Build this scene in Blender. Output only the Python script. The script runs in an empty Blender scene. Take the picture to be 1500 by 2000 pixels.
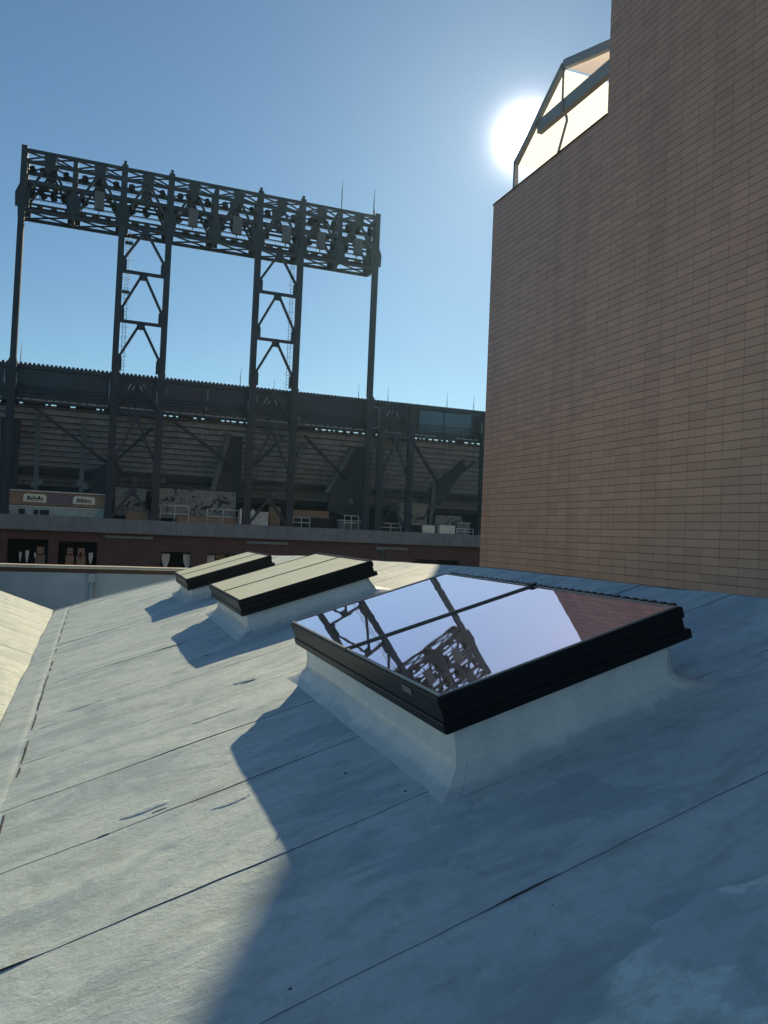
import bpy, bmesh, math, random
from mathutils import Vector, Matrix, noise
random.seed(7)
PI = math.pi; R = math.radians
scn = bpy.context.scene
col = scn.collection

# ------------------------------------------------------------------ camera
cam_d = bpy.data.cameras.new('camera'); cam = bpy.data.objects.new('camera', cam_d); col.objects.link(cam)
cam_d.sensor_fit = 'VERTICAL'; cam_d.sensor_height = 36.0; cam_d.lens = 1520/2000*36
cam_d.clip_start = 0.05; cam_d.clip_end = 6000
m3 = Matrix(((0.93676453, -0.05041953, -0.34630924), (-0.34731572, -0.01251679, -0.93766472), (0.04294194, 0.99864969, -0.02923678)))
cam.matrix_world = m3.to_4x4()
scn.camera = cam

# ------------------------------------------------------------------ sky and sun
SUN_AZ, SUN_EL = 29.72, 27.35            # degrees from +Y towards +X, above the horizon
sd = Vector((math.sin(R(SUN_AZ))*math.cos(R(SUN_EL)), math.cos(R(SUN_AZ))*math.cos(R(SUN_EL)), math.sin(R(SUN_EL))))
w = bpy.data.worlds.new('World'); scn.world = w; w.use_nodes = True
nt = w.node_tree; N = nt.nodes; L = nt.links
bg = N['Background']
sky = N.new('ShaderNodeTexSky'); sky.sky_type = 'NISHITA'; sky.sun_disc = False
sky.sun_elevation = R(SUN_EL); sky.sun_rotation = R(SUN_AZ); sky.altitude = 0
sky.air_density = 1.0; sky.dust_density = 0.12; sky.ozone_density = 3.0
bg.inputs[1].default_value = 0.076
# the bright aureole of the air round the sun: depends only on the angle to the sun
tc = N.new('ShaderNodeTexCoord')
dot = N.new('ShaderNodeVectorMath'); dot.operation = 'DOT_PRODUCT'
nrm = N.new('ShaderNodeVectorMath'); nrm.operation = 'NORMALIZE'
L.new(tc.outputs['Generated'], nrm.inputs[0]); L.new(nrm.outputs[0], dot.inputs[0]); dot.inputs[1].default_value = sd
def wm(op, a, b=None):
    n = N.new('ShaderNodeMath'); n.operation = op
    for i, v in enumerate((a, b)):
        if v is None: continue
        if isinstance(v, (int, float)): n.inputs[i].default_value = v
        else: L.new(v, n.inputs[i])
    return n.outputs[0]
cl = wm('MINIMUM', dot.outputs['Value'], 1.0)
ang = wm('ARCCOSINE', cl)
t1 = wm('MULTIPLY', wm('EXPONENT', wm('MULTIPLY', ang, -1/0.0095)), 400.0)
t2 = wm('MULTIPLY', wm('EXPONENT', wm('MULTIPLY', ang, -1/0.045)), 2.2)
t3 = wm('MULTIPLY', wm('EXPONENT', wm('MULTIPLY', ang, -1/0.25)), .4)
tot = wm('ADD', wm('ADD', t1, t2), t3)
aur = N.new('ShaderNodeVectorMath'); aur.operation = 'SCALE'; aur.inputs[0].default_value = (1.0, 0.92, 0.92); L.new(tot, aur.inputs['Scale'])
add = N.new('ShaderNodeVectorMath'); add.operation = 'ADD'
tint = N.new('ShaderNodeVectorMath'); tint.operation = 'MULTIPLY'; tint.inputs[1].default_value = (.80, .97, .95)   # cool white balance of clean coastal air
L.new(sky.outputs[0], tint.inputs[0]); L.new(tint.outputs[0], add.inputs[0]); L.new(aur.outputs[0], add.inputs[1]); L.new(add.outputs[0], bg.inputs[0])

sun_d = bpy.data.lights.new('sun_lamp', 'SUN'); sun_d.energy = 5.0; sun_d.angle = R(0.53); sun_d.color = (1.0, 0.80, 0.49)
sun = bpy.data.objects.new('sun_lamp', sun_d); col.objects.link(sun)
sun.rotation_euler = sd.to_track_quat('Z', 'Y').to_euler()

scn.view_settings.view_transform = 'Standard'; scn.view_settings.look = 'None'
scn.view_settings.exposure = 0.3; scn.view_settings.gamma = 1.0; scn.view_settings.use_curve_mapping = False
scn.render.engine = 'CYCLES'
scn.cycles.max_bounces = 6; scn.cycles.diffuse_bounces = 3; scn.cycles.glossy_bounces = 4; scn.cycles.transmission_bounces = 4

# ------------------------------------------------------------------ helpers
def tag(o, label=None, cat=None, group=None, kind=None):
    if label: o['label'] = label
    if cat: o['category'] = cat
    if group: o['group'] = group
    if kind: o['kind'] = kind
    return o
def empty(name, loc=(0, 0, 0), rot=(0, 0, 0)):
    o = bpy.data.objects.new(name, None); col.objects.link(o); o.location = loc; o.rotation_euler = rot
    o.empty_display_size = 0.3; return o

class MB:
    """collects shapes; build() links them as one mesh object"""
    def __init__(s): s.v = []; s.f = []; s.sm = []; s.mi = []
    def face(s, pts, smooth=False):
        b = len(s.v); s.v += [tuple(p) for p in pts]; s.f.append(tuple(range(b, b+len(pts)))); s.sm.append(smooth)
    def hull8(s, P):
        b = len(s.v); s.v += [tuple(p) for p in P]
        for q in ((0, 3, 2, 1), (4, 5, 6, 7), (0, 1, 5, 4), (1, 2, 6, 5), (2, 3, 7, 6), (3, 0, 4, 7)):
            s.f.append(tuple(b+i for i in q)); s.sm.append(False)
    def box(s, x0, x1, y0, y1, z0, z1):
        s.hull8([(x0, y0, z0), (x1, y0, z0), (x1, y1, z0), (x0, y1, z0), (x0, y0, z1), (x1, y0, z1), (x1, y1, z1), (x0, y1, z1)])
    def bar(s, p, q, wd, dp, up=(0, 1, 0)):
        """rectangular bar p->q; wd across in the plane perpendicular to up, dp along up"""
        p = Vector(p); q = Vector(q); d = (q-p).normalized(); u = Vector(up)
        u = (u - d*u.dot(d)).normalized(); sdv = d.cross(u)
        a = sdv*wd/2; b = u*dp/2
        s.hull8([p-a-b, p+a-b, p+a+b, p-a+b, q-a-b, q+a-b, q+a+b, q-a+b])
    def tube(s, pts, r, n=8, cap=True, r2=None):
        pts = [Vector(p) for p in pts]; rings = []
        for i, p in enumerate(pts):
            d = (pts[min(i+1, len(pts)-1)]-pts[max(i-1, 0)]).normalized()
            u = Vector((0, 0, 1)) if abs(d.z) < .9 else Vector((1, 0, 0))
            a = d.cross(u).normalized(); b = d.cross(a)
            rr = r if r2 is None else r+(r2-r)*i/(len(pts)-1)
            base = len(s.v)
            for k in range(n):
                t = 2*PI*k/n; s.v.append(tuple(p+a*math.cos(t)*rr+b*math.sin(t)*rr))
            rings.append(base)
        for i in range(len(rings)-1):
            for k in range(n):
                s.f.append((rings[i]+k, rings[i]+(k+1) % n, rings[i+1]+(k+1) % n, rings[i+1]+k)); s.sm.append(True)
        if cap:
            s.f.append(tuple(rings[0]+k for k in range(n))); s.sm.append(False)
            s.f.append(tuple(rings[-1]+k for k in reversed(range(n)))); s.sm.append(False)
    def plate(s, pts, y0, y1):
        """polygon given in (x,z) extruded between y0 and y1"""
        n = len(pts); b = len(s.v)
        s.v += [(x, y0, z) for x, z in pts]+[(x, y1, z) for x, z in pts]
        s.f.append(tuple(b+i for i in range(n))); s.sm.append(False)
        s.f.append(tuple(b+n+i for i in reversed(range(n)))); s.sm.append(False)
        for i in range(n):
            j = (i+1) % n; s.f.append((b+i, b+n+i, b+n+j, b+j)); s.sm.append(False)
    def grid(s, rows, smooth=True):
        b = len(s.v); m = len(rows[0])
        for r_ in rows: s.v += [tuple(p) for p in r_]
        for i in range(len(rows)-1):
            for j in range(m-1):
                s.f.append((b+i*m+j, b+i*m+j+1, b+(i+1)*m+j+1, b+(i+1)*m+j)); s.sm.append(smooth)
    def build(s, name, mat, parent=None, bevel=0, loc=None):
        me = bpy.data.meshes.new(name); me.from_pydata(s.v, [], s.f); me.update()
        bm = bmesh.new(); bm.from_mesh(me); bmesh.ops.recalc_face_normals(bm, faces=bm.faces); bm.to_mesh(me); bm.free()
        for p, sm in zip(me.polygons, s.sm): p.use_smooth = sm
        for m_ in (mat if isinstance(mat, (list, tuple)) else (mat,)): me.materials.append(m_)
        if s.mi:
            for i_ in s.mi: me.polygons[i_].material_index = 1
        o = bpy.data.objects.new(name, me); col.objects.link(o)
        if parent: o.parent = parent
        if loc: o.location = loc
        if bevel:
            md = o.modifiers.new('bevel', 'BEVEL'); md.width = bevel; md.segments = 2; md.limit_method = 'ANGLE'; md.angle_limit = R(40)
        return o

# ------------------------------------------------------------------ materials
class Mat:
    def __init__(s, name, rough=.6, metal=0.0, spec=.5):
        s.m = bpy.data.materials.new(name); s.m.use_nodes = True; s.n = s.m.node_tree.nodes; s.l = s.m.node_tree.links
        s.b = s.n['Principled BSDF']; s.b.inputs['Roughness'].default_value = rough; s.b.inputs['Metallic'].default_value = metal
        s.b.inputs['Specular IOR Level'].default_value = spec
        s.tc = s.n.new('ShaderNodeTexCoord')
    def co(s, scale=(1, 1, 1), rot=(0, 0, 0), loc=(0, 0, 0), src='Object'):
        mp = s.n.new('ShaderNodeMapping'); s.l.new(s.tc.outputs[src], mp.inputs[0])
        mp.inputs['Scale'].default_value = scale; mp.inputs['Rotation'].default_value = rot; mp.inputs['Location'].default_value = loc
        return mp.outputs[0]
    def noise(s, vec, scale=1, detail=6, rough=.55, dist=0.0, out='Fac'):
        t = s.n.new('ShaderNodeTexNoise'); s.l.new(vec, t.inputs['Vector']); t.inputs['Scale'].default_value = scale
        t.inputs['Detail'].default_value = detail; t.inputs['Roughness'].default_value = rough; t.inputs['Distortion'].default_value = dist
        return t.outputs[out]
    def ramp(s, fac, stops):
        r = s.n.new('ShaderNodeValToRGB'); s.l.new(fac, r.inputs[0]); e = r.color_ramp.elements
        while len(e) > len(stops): e.remove(e[-1])
        while len(e) < len(stops): e.new(.5)
        for k, (p, c) in enumerate(stops):
            e[k].position = p
            if isinstance(c, (int, float)): c = (c, c, c)
            e[k].color = (*c, 1)
        return r.outputs[0]
    def mix(s, fac, a, b, mode='MIX'):
        x = s.n.new('ShaderNodeMix'); x.data_type = 'RGBA'; x.blend_type = mode
        for idx, v in ((0, fac), (6, a), (7, b)):
            if isinstance(v, (int, float)): x.inputs[idx].default_value = v if idx == 0 else (v, v, v, 1)
            elif isinstance(v, tuple): x.inputs[idx].default_value = (*v, 1)
            else: s.l.new(v, x.inputs[idx])
        return x.outputs[2]
    def math(s, op, a, b=0.0, c=None):
        x = s.n.new('ShaderNodeMath'); x.operation = op
        for i, v in enumerate((a, b, c)):
            if v is None: continue
            if isinstance(v, (int, float)): x.inputs[i].default_value = v
            else: s.l.new(v, x.inputs[i])
        return x.outputs[0]
    def bump(s, h, strength=.3, dist=.01, prev=None):
        x = s.n.new('ShaderNodeBump'); x.inputs['Strength'].default_value = strength; x.inputs['Distance'].default_value = dist
        s.l.new(h, x.inputs['Height'])
        if prev: s.l.new(prev, x.inputs['Normal'])
        return x.outputs[0]
    def color(s, c):
        if isinstance(c, tuple): s.b.inputs['Base Color'].default_value = (*c, 1)
        else: s.l.new(c, s.b.inputs['Base Color'])
    def normal(s, x): s.l.new(x, s.b.inputs['Normal'])
    def rough(s, x): s.l.new(x, s.b.inputs['Roughness'])

def plain(name, c, rough=.6, metal=0.0, var=.25, scale=3.0, spec=.4, bump=.0):
    M = Mat(name, rough, metal, spec)
    n1 = M.noise(M.co(), scale, 5, .6)
    f = M.ramp(n1, [(.3, 1-var), (.7, 1+var*.0+0.0)])
    M.color(M.mix(1.0, c, f, 'MULTIPLY'))
    if bump: M.normal(M.bump(M.noise(M.co(), scale*8, 4, .6), bump, .01))
    return M.m

def roof_mat(name='white_roof_coating', tone=None):
    M = Mat(name, .62, 0, .35)
    U = M.co()
    # rolled-on coating: streaks run up the slope (local x)
    st = M.noise(M.co(scale=(.55, 9, 1)), 1.0, 7, .62, .15)
    st2 = M.noise(M.co(scale=(1.3, 34, 1), rot=(0, 0, R(2))), 1.0, 5, .6)
    bl = M.noise(U, .9, 4, .5, .3)
    base = M.mix(M.ramp(st, [(.3, 0.0), (.68, 1.0)]), (0.442, 0.555, 0.618), (0.493, 0.611, 0.667))
    base = M.mix(M.ramp(st2, [(.34, .22), (.5, 0.0)]), base, (0.309, 0.416, 0.485))
    # broad scuffed and yellowed areas
    base = M.mix(M.ramp(bl, [(.42, 0.0), (.7, .40)]), base, (0.522, 0.630, 0.643))
    # newer, thicker coat with a rounded lapping edge near the low end of the foreground
    ed = M.noise(M.co(scale=(1.3, 2.6, 1), loc=(.3, .2, 0)), 1.0, 3.5, .5, .35)
    sep = M.n.new('ShaderNodeSeparateXYZ'); M.l.new(U, sep.inputs[0])
    g = M.math('MULTIPLY', M.math('ADD', M.math('MULTIPLY', sep.outputs[1], -1.0), M.math('MULTIPLY', sep.outputs[0], .26)), .55)
    val = M.math('ADD', M.math('ADD', ed, g), .735)
    patch = M.ramp(val, [(.515, 0.0), (.528, 1.0)])
    rim = M.ramp(val, [(.44, 0.0), (.51, 1.0), (.527, 0.0)])
    base = M.mix(M.math('MULTIPLY', patch, .85), base, (0.631, 0.807, 0.825))
    base = M.mix(M.math('MULTIPLY', rim, .5), base, (0.298, 0.416, 0.485))
    # damp looking stains
    ds = M.noise(M.co(scale=(.7, 1.5, 1), loc=(5, 1, 0)), 1.5, 5, .55, .6)
    base = M.mix(M.ramp(ds, [(.55, 0.0), (.575, .55)]), base, (0.298, 0.416, 0.497))
    # rounded overlapping dabs of coating
    vo = M.n.new('ShaderNodeTexVoronoi'); vo.inputs['Scale'].default_value = 2.1; M.l.new(M.co(scale=(.6, 1.4, 1)), vo.inputs['Vector'])
    dab = M.ramp(vo.outputs['Distance'], [(.20, 1.0), (.23, 0.0)])
    base = M.mix(M.math('MULTIPLY', dab, .10), base, (0.527, 0.668, 0.728))
    # dirt specks
    sp = M.noise(U, 36, 3, .6)
    base = M.mix(M.ramp(sp, [(.72, 0.0), (.74, .8)]), base, (.06, .06, .06))
    md = M.noise(M.co(scale=(.8, 2.6, 1)), 1.6, 7, .68, .5)
    base = M.mix(M.ramp(md, [(.36, .7), (.49, 0.0)]), base, (0.309, 0.398, 0.418))
    base = M.mix(M.ramp(md, [(.54, 0.0), (.68, .42)]), base, (0.608, 0.731, 0.739))
    fl = M.noise(U, 9, 8, .7)
    base = M.mix(M.ramp(fl, [(.34, .55), (.5, 0.0)]), base, (0.309, 0.391, 0.412))
    if tone: base = M.mix(1.0, base, tone, 'MULTIPLY')
    M.color(base)
    M.rough(M.ramp(M.noise(U, 5, 6, .6), [(.3, .5), (.7, .75)]))
    b1 = M.bump(M.noise(U, 2.2, 5, .55, .4), .55, .03)
    b2 = M.bump(st2, .12, .004, b1)
    b3 = M.bump(M.noise(U, 60, 6, .7), .45, .005, b2)
    b4 = M.bump(M.noise(M.co(scale=(1, 2.2, 1)), 17, 4, .6, .8), .5, .006, b3)
    M.normal(b4)
    return M.m
def curb_mat():
    M = Mat('white_curb_coating', .33, 0, .5)
    U = M.co()
    n1 = M.noise(M.co(scale=(1, 1, .5)), 3, 6, .6, .4)
    base = M.mix(M.ramp(n1, [(.3, 0.0), (.7, 1.0)]), (.58, .65, .68), (.70, .76, .77))
    dr = M.noise(M.co(scale=(9, 9, .9)), 1.2, 5, .6)
    base = M.mix(M.ramp(dr, [(.36, .35), (.5, 0.0)]), base, (.50, .56, .59))
    sep = M.n.new('ShaderNodeSeparateXYZ'); M.l.new(U, sep.inputs[0])
    hh = M.math('SUBTRACT', sep.outputs[2], M.math('MULTIPLY', M.math('SUBTRACT', M.noise(M.co(scale=(1, 1, .1)), 4.5, 5, .6, .5), .42), .09))
    base = M.mix(M.ramp(hh, [(.006, 1.0), (.022, 0.0)]), base, (.445, .53, .60))
    lo = M.ramp(M.noise(M.co(scale=(1, 1, 3)), 7, 6, .65), [(.3, .35), (.52, 0.0)])
    base = M.mix(lo, base, (.40, .45, .48))
    M.color(base)
    b1 = M.bump(M.noise(U, 5, 5, .6, .5), .5, .02); M.normal(M.bump(M.noise(U, 45, 5, .65), .35, .004, b1))
    return M.m
def tile_mat():
    M = Mat('terracotta_tile_cladding', .38, 0, .5)
    # cladding of long tiles in stack bond on faces x = const: use (y, z)
    U = M.co(rot=(0, 0, 0))
    sep = M.n.new('ShaderNodeSeparateXYZ'); M.l.new(U, sep.inputs[0])
    cmb = M.n.new('ShaderNodeCombineXYZ')
    M.l.new(M.math('ADD', sep.outputs[0], sep.outputs[1]), cmb.inputs[0]); M.l.new(sep.outputs[2], cmb.inputs[1])
    br = M.n.new('ShaderNodeTexBrick'); M.l.new(cmb.outputs[0], br.inputs['Vector'])
    br.offset = 0.0; br.squash = 1.0
    br.inputs['Scale'].default_value = 1.0; br.inputs['Brick Width'].default_value = .435; br.inputs['Row Height'].default_value = .158
    br.inputs['Mortar Size'].default_value = .0048; br.inputs['Mortar Smooth'].default_value = .15; br.inputs['Bias'].default_value = 0
    br.inputs['Color1'].default_value = (.76, .42, .285, 1); br.inputs['Color2'].default_value = (.69, .385, .262, 1); br.inputs['Mortar'].default_value = (.055, .03, .026, 1)
    n1 = M.noise(U, .35, 5, .6); n2 = M.noise(M.co(scale=(1, 1, .25)), 1.3, 5, .6)
    c = M.mix(1.0, br.outputs['Color'], M.ramp(n1, [(.3, .94), (.7, 1.0)]), 'MULTIPLY')
    c = M.mix(1.0, c, M.ramp(n2, [(.3, .94), (.65, 1.0)]), 'MULTIPLY')
    # joints show strongly only here and there
    jn = M.ramp(M.noise(M.co(scale=(1, 2.0, 5)), 1.4, 3, .6), [(.42, .9), (.62, .25)])
    c = M.mix(M.math('MULTIPLY', br.outputs['Fac'], jn), c, (.45, .27, .20))
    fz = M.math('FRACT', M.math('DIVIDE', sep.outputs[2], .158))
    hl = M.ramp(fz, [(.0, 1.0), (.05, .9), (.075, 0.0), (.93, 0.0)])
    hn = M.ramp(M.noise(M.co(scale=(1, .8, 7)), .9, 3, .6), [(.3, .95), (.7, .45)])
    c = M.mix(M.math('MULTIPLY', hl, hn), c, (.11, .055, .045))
    wn = M.n.new('ShaderNodeTexWhiteNoise'); wn.noise_dimensions = '2D'
    cw = M.n.new('ShaderNodeCombineXYZ'); M.l.new(M.math('FLOOR', M.math('DIVIDE', M.math('ADD', sep.outputs[0], sep.outputs[1]), .435)), cw.inputs[0]); M.l.new(M.math('FLOOR', M.math('DIVIDE', sep.outputs[2], .158)), cw.inputs[1])
    M.l.new(cw.outputs[0], wn.inputs['Vector'])
    c = M.mix(1.0, c, M.ramp(wn.outputs['Value'], [(0, (.90, .88, .87)), (.5, (.97, .97, .97)), (1, (1, 1, 1))]), 'MULTIPLY')
    st_ = M.noise(M.co(scale=(1, 1.2, .08)), 1.0, 6, .62)
    c = M.mix(1.0, c, M.ramp(st_, [(.34, (.90, .89, .90)), (.5, (1, 1, 1))]), 'MULTIPLY')
    M.color(c)
    M.normal(M.bump(M.math('SUBTRACT', 1.0, br.outputs['Fac']), .5, .004, M.bump(M.noise(U, 2.5, 3, .5), .05, .05)))
    return M.m
def brick_mat():
    M = Mat('red_brick', .85, 0, .2)
    U = M.co(); sep = M.n.new('ShaderNodeSeparateXYZ'); M.l.new(U, sep.inputs[0])
    cmb = M.n.new('ShaderNodeCombineXYZ'); M.l.new(M.math('ADD', sep.outputs[0], sep.outputs[1]), cmb.inputs[0]); M.l.new(sep.outputs[2], cmb.inputs[1])
    br = M.n.new('ShaderNodeTexBrick'); M.l.new(cmb.outputs[0], br.inputs['Vector'])
    br.inputs['Scale'].default_value = 1.0; br.inputs['Brick Width'].default_value = .22; br.inputs['Row Height'].default_value = .075; br.inputs['Mortar Size'].default_value = .006
    br.inputs['Color1'].default_value = (.17, .085, .08, 1); br.inputs['Color2'].default_value = (.13, .066, .062, 1); br.inputs['Mortar'].default_value = (.10, .09, .085, 1)
    M.color(M.mix(1.0, br.outputs['Color'], M.ramp(M.noise(U, .6, 5, .6), [(.3, .75), (.7, 1.0)]), 'MULTIPLY'))
    return M.m
def glass_mirror():
    M = Mat('purple_tinted_reflective_glass', .03, 1.0, .5)
    M.color((1.0, .74, .85))
    U = M.co()
    b = M.bump(M.noise(M.co(scale=(1, 1.2, 1)), 1.6, 2, .5), .10, .006)
    M.normal(M.bump(M.noise(U, 6, 1, .5), .02, .001, b))
    M.b.inputs['Metallic'].default_value = 1.0
    # thin film of dust in the sheet's lower corners
    M.rough(M.ramp(M.noise(U, 1.8, 6, .7), [(.55, .012), (.95, .05)]))
    return M.m
def glass_dusty():
    M = Mat('dusty_cream_glazing', .34, 0, .5)
    U = M.co()
    n = M.noise(U, 2.5, 6, .65)
    c = M.mix(M.ramp(n, [(.3, 0.0), (.7, 1.0)]), (.74, .78, .58), (.82, .86, .66))
    c = M.mix(M.ramp(M.noise(M.co(scale=(1, 5, 1)), 3, 5, .6), [(.3, .22), (.5, 0.0)]), c, (.52, .54, .40))
    M.color(c); M.normal(M.bump(M.noise(U, 5, 3, .5), .1, .01))
    return M.m
def corrug_mat():
    M = Mat('dark_green_sheet_metal', .45, .1, .5)
    U = M.co(); w_ = M.n.new('ShaderNodeTexWave'); M.l.new(U, w_.inputs[0]); w_.inputs['Scale'].default_value = 1.0
    w_.wave_type = 'BANDS'; w_.bands_direction = 'X'
    M.color(M.mix(1.0, (.017, .043, .068), M.ramp(M.noise(U, .5, 4, .6), [(.3, .6), (.7, 1.0)]), 'MULTIPLY'))
    M.normal(M.bump(w_.outputs['Color'], .12, .02))
    return M.m
def concrete_mat(name, c, var=.3):
    M = Mat(name, .85, 0, .25); U = M.co()
    x = M.mix(1.0, c, M.ramp(M.noise(U, .8, 7, .65), [(.3, 1-var), (.7, 1.0)]), 'MULTIPLY')
    x = M.mix(1.0, x, M.ramp(M.noise(M.co(scale=(6, 6, .4)), .7, 5, .6), [(.35, 1-var*.6), (.55, 1.0)]), 'MULTIPLY')
    M.color(x); M.normal(M.bump(M.noise(U, 12, 5, .6), .2, .01)); return M.m

m_roof = roof_mat(); m_roof2 = roof_mat('toned_down_roof_coating', (.80, .80, .80)); m_curb = curb_mat(); m_tile = tile_mat(); m_brick = brick_mat()  # second coating is a darker copy, offsets the opposite slope's stronger sunlight
m_mirror = glass_mirror(); m_dusty = glass_dusty(); m_corr = corrug_mat()
m_black = plain('black_anodised_metal', (.006, .007, .010), .42, .0, .3, 6, .25)
m_bar = plain('weathered_dark_bar', (.13, .14, .125), .4, .2, .4, 8)
m_gray_edge = plain('worn_grey_aluminium', (.30, .30, .28), .35, .7, .25, 9)
m_steel = plain('dark_green_steel_paint', (.018, .038, .058), .5, .0, .35, .8, .4)
m_lamp = plain('matt_black_housing', (.010, .016, .024), .95, 0, .3, 3, .05)
m_canopy = plain('light_grey_painted_frame', (.42, .44, .45), .55, 0, .2, 3)
m_post = plain('grey_green_steel_paint', (.12, .16, .17), .6, 0, .3, 1.2)
m_gal = plain('galvanised_metal', (.45, .46, .46), .35, .7, .3, 3)
m_toe = plain('dull_galvanised_edge', (.42, .44, .45), .5, .2, .5, 4)
m_cabinet = plain('grey_metal_cabinet', (.15, .165, .165), .5, .1, .2, 5)
m_conc = concrete_mat('grey_concrete', (.27, .275, .28), .25)
m_deck = concrete_mat('brown_grey_deck_concrete', (.42, .46, .55), .4)
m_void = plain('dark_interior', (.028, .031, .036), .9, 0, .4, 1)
m_cream = plain('cream_coping_metal', (.72, .66, .52), .45, .1, .25, 2)
m_brown = plain('dark_brown_flashing', (.10, .062, .05), .7, 0, .3, 2)
m_white = plain('white_painted_wall', (.40, .49, .58), .7, 0, .25, 1.2, .3, .1)
m_sign = plain('cream_sign_face', (.85, .83, .66), .6, 0, .1, 2)
m_ink = plain('dark_lettering', (.03, .03, .03), .7, 0, .1, 2)
m_tan = plain('tan_board', (.38, .25, .17), .7, 0, .35, 1.5)
m_pale = plain('pale_green_counter', (.44, .50, .47), .6, 0, .35, 1.5)
m_offw = plain('off_white_paint', (.80, .80, .74), .6, 0, .3, 2)
m_purple = plain('mauve_menu_board', (.24, .17, .20), .7, 0, .4, 6)
m_red = plain('faded_red_cloth', (.20, .03, .03), .8, 0, .3, 3)
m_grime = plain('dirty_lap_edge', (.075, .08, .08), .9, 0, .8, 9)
m_asph = concrete_mat('street_asphalt', (.05, .05, .052), .3)
m_office = plain('sky_reflecting_window', (.10, .14, .16), .12, .6, .3, .4)

def mural_mat():
    M = Mat('mural_banner_print', .7, 0, .3); U = M.co(scale=(1, 1, 1))
    n = M.noise(U, 1.1, 3, .6, 1.5)
    c = M.ramp(n, [(.40, (.045, .05, .05)), (.45, (.27, .26, .23)), (.56, (.31, .29, .25)), (.60, (.10, .08, .07)), (.63, (.33, .30, .26))])
    M.color(c); return M.m
m_mural = mural_mat()
def awning_mat():
    M = Mat('white_translucent_panel', .5, 0, .3); M.color((.85, .87, .80))
    M.b.inputs['Transmission Weight'].default_value = 0.0
    tr = M.n.new('ShaderNodeBsdfTranslucent'); tr.inputs[0].default_value = (.86, .93, .96, 1)
    mx = M.n.new('ShaderNodeMixShader'); mx.inputs[0].default_value = .88
    out = M.n['Material Output']; M.l.new(M.b.outputs[0], mx.inputs[1]); M.l.new(tr.outputs[0], mx.inputs[2]); M.l.new(mx.outputs[0], out.inputs[0])
    return M.m
m_awn = awning_mat()

# ------------------------------------------------------------------ ground
g = MB(); g.box(-300, 300, -300, 300, -12.5, -12.0)
tag(g.build('ground', m_asph), kind='structure')

# ------------------------------------------------------------------ our roof: slope rises to the right, 17.5 degrees
A = R(17.5); CA, SA = math.cos(A), math.sin(A); H = 1.6
def edge_u(y):                              # the slope's upper edge (ridge line), slightly bent past y = 8
    pts = [(-8, 4.29), (7.0, 4.29), (9.0, 4.17), (10.7, 4.05), (13.9, 3.85), (15.5, 3.62), (19, 3.4)]
    for (a, b), (c, d) in zip(pts, pts[1:]):
        if a <= y <= c: return b+(d-b)*(y-a)/(c-a)
    return pts[-1][1]
def far_y(u): return 17.10-.30*max(0, u)**1.25*.9
VU = -.735                                  # the valley
roofb = empty('low_roof_building', (0, 0, -1.6))
tag(roofb, 'low building under the white coated sloping roof with lapped membrane sheets in the foreground', 'building')
seams = [-6.6+.946*k for k in range(-1, 27)]
seams = [s_ for s_ in seams]
off = 2.27-min(seams, key=lambda s_: abs(s_-2.27)); seams = [s_+off for s_ in seams]
def wob(u, k): return .018*noise.noise(Vector((u*.9, k*7.3, 0)))+.006*noise.noise(Vector((u*6, k*3.1, 2)))
def undul(u, y): return .016*noise.noise(Vector((u*.55, y*.7, 4)))+.006*noise.noise(Vector((u*1.9, y*2.4, 1)))+.0008*noise.noise(Vector((u*6, y*8, 1)))
mb = MB()
NU = 110
for k in range(len(seams)-1):
    y0, y1 = seams[k], seams[k+1]
    if y0 > 17.2: break
    near = y0 < 9
    nv = 14 if near else 5; nu = NU if near else 50
    rows = []
    # first row: the vertical lap edge facing the camera
    for j in range(-1, nv+1):
        row = []
        for i in range(nu+1):
            f = i/nu
            ya = y0+wob(VU+5*f, k); yb = y1+wob(VU+5*f, k+1)+.045
            y = ya+(yb-ya)*max(0, j)/nv
            ue = edge_u(min(max(y, -8), 19)); u = VU+(ue-VU)*f
            wk = (1.0, 0, .5, 0, 0)[k % 5] if y0 > 7.4 else (.45 if y0 > 5.5 else 1.0)
            lift = (wk*(.0022+.0060*max(0, noise.noise(Vector((u*.9, k*4.1, 5)))-.05)) if wk else -.0012)*(1-max(0, j)/nv)+.0005
            lift += wk*max(0, noise.noise(Vector((u*1.7, k*5.0, 9)))-.3)*.03*(1-max(0, j)/nv)**6   # here and there the edge curls up
            t = undul(u, y)+lift
            if j == -1: t = undul(u, y)-.008
            yy = min(y, far_y(u)+.02*noise.noise(Vector((u*2, 0, 0))))
            row.append((u*CA-t*SA, yy, u*SA+t*CA))
        rows.append(row)
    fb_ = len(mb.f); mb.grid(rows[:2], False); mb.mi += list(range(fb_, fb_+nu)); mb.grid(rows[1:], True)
o = mb.build('roof_slope', [m_roof, m_grime], roofb)
# use slope-aligned local coordinates so that the coating's streaks follow the slope: bake by rotating the object
def slope_local(o):
    rot = Matrix.Rotation(A, 4, 'Y')         # brings the slope direction to local x
    o.data.transform(rot); o.rotation_euler = (0, -A, 0)
slope_local(o)
# rim at the far edge and the ridge
mb = MB(); rows = []
for i in range(61):
    u = VU+(3.55-VU)*i/60; y = far_y(u); t = undul(u, y)
    rows.append([(u*CA-t_*SA, yy, u*SA+t_*CA) for yy, t_ in ((y-.10, t+.006), (y-.05, t+.02), (y+.005, t+.012), (y+.02, t-.05), (y+.02, t-.6))])
mb.grid(rows); o = mb.build('roof_edge_rim', m_roof, roofb); slope_local(o)
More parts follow.
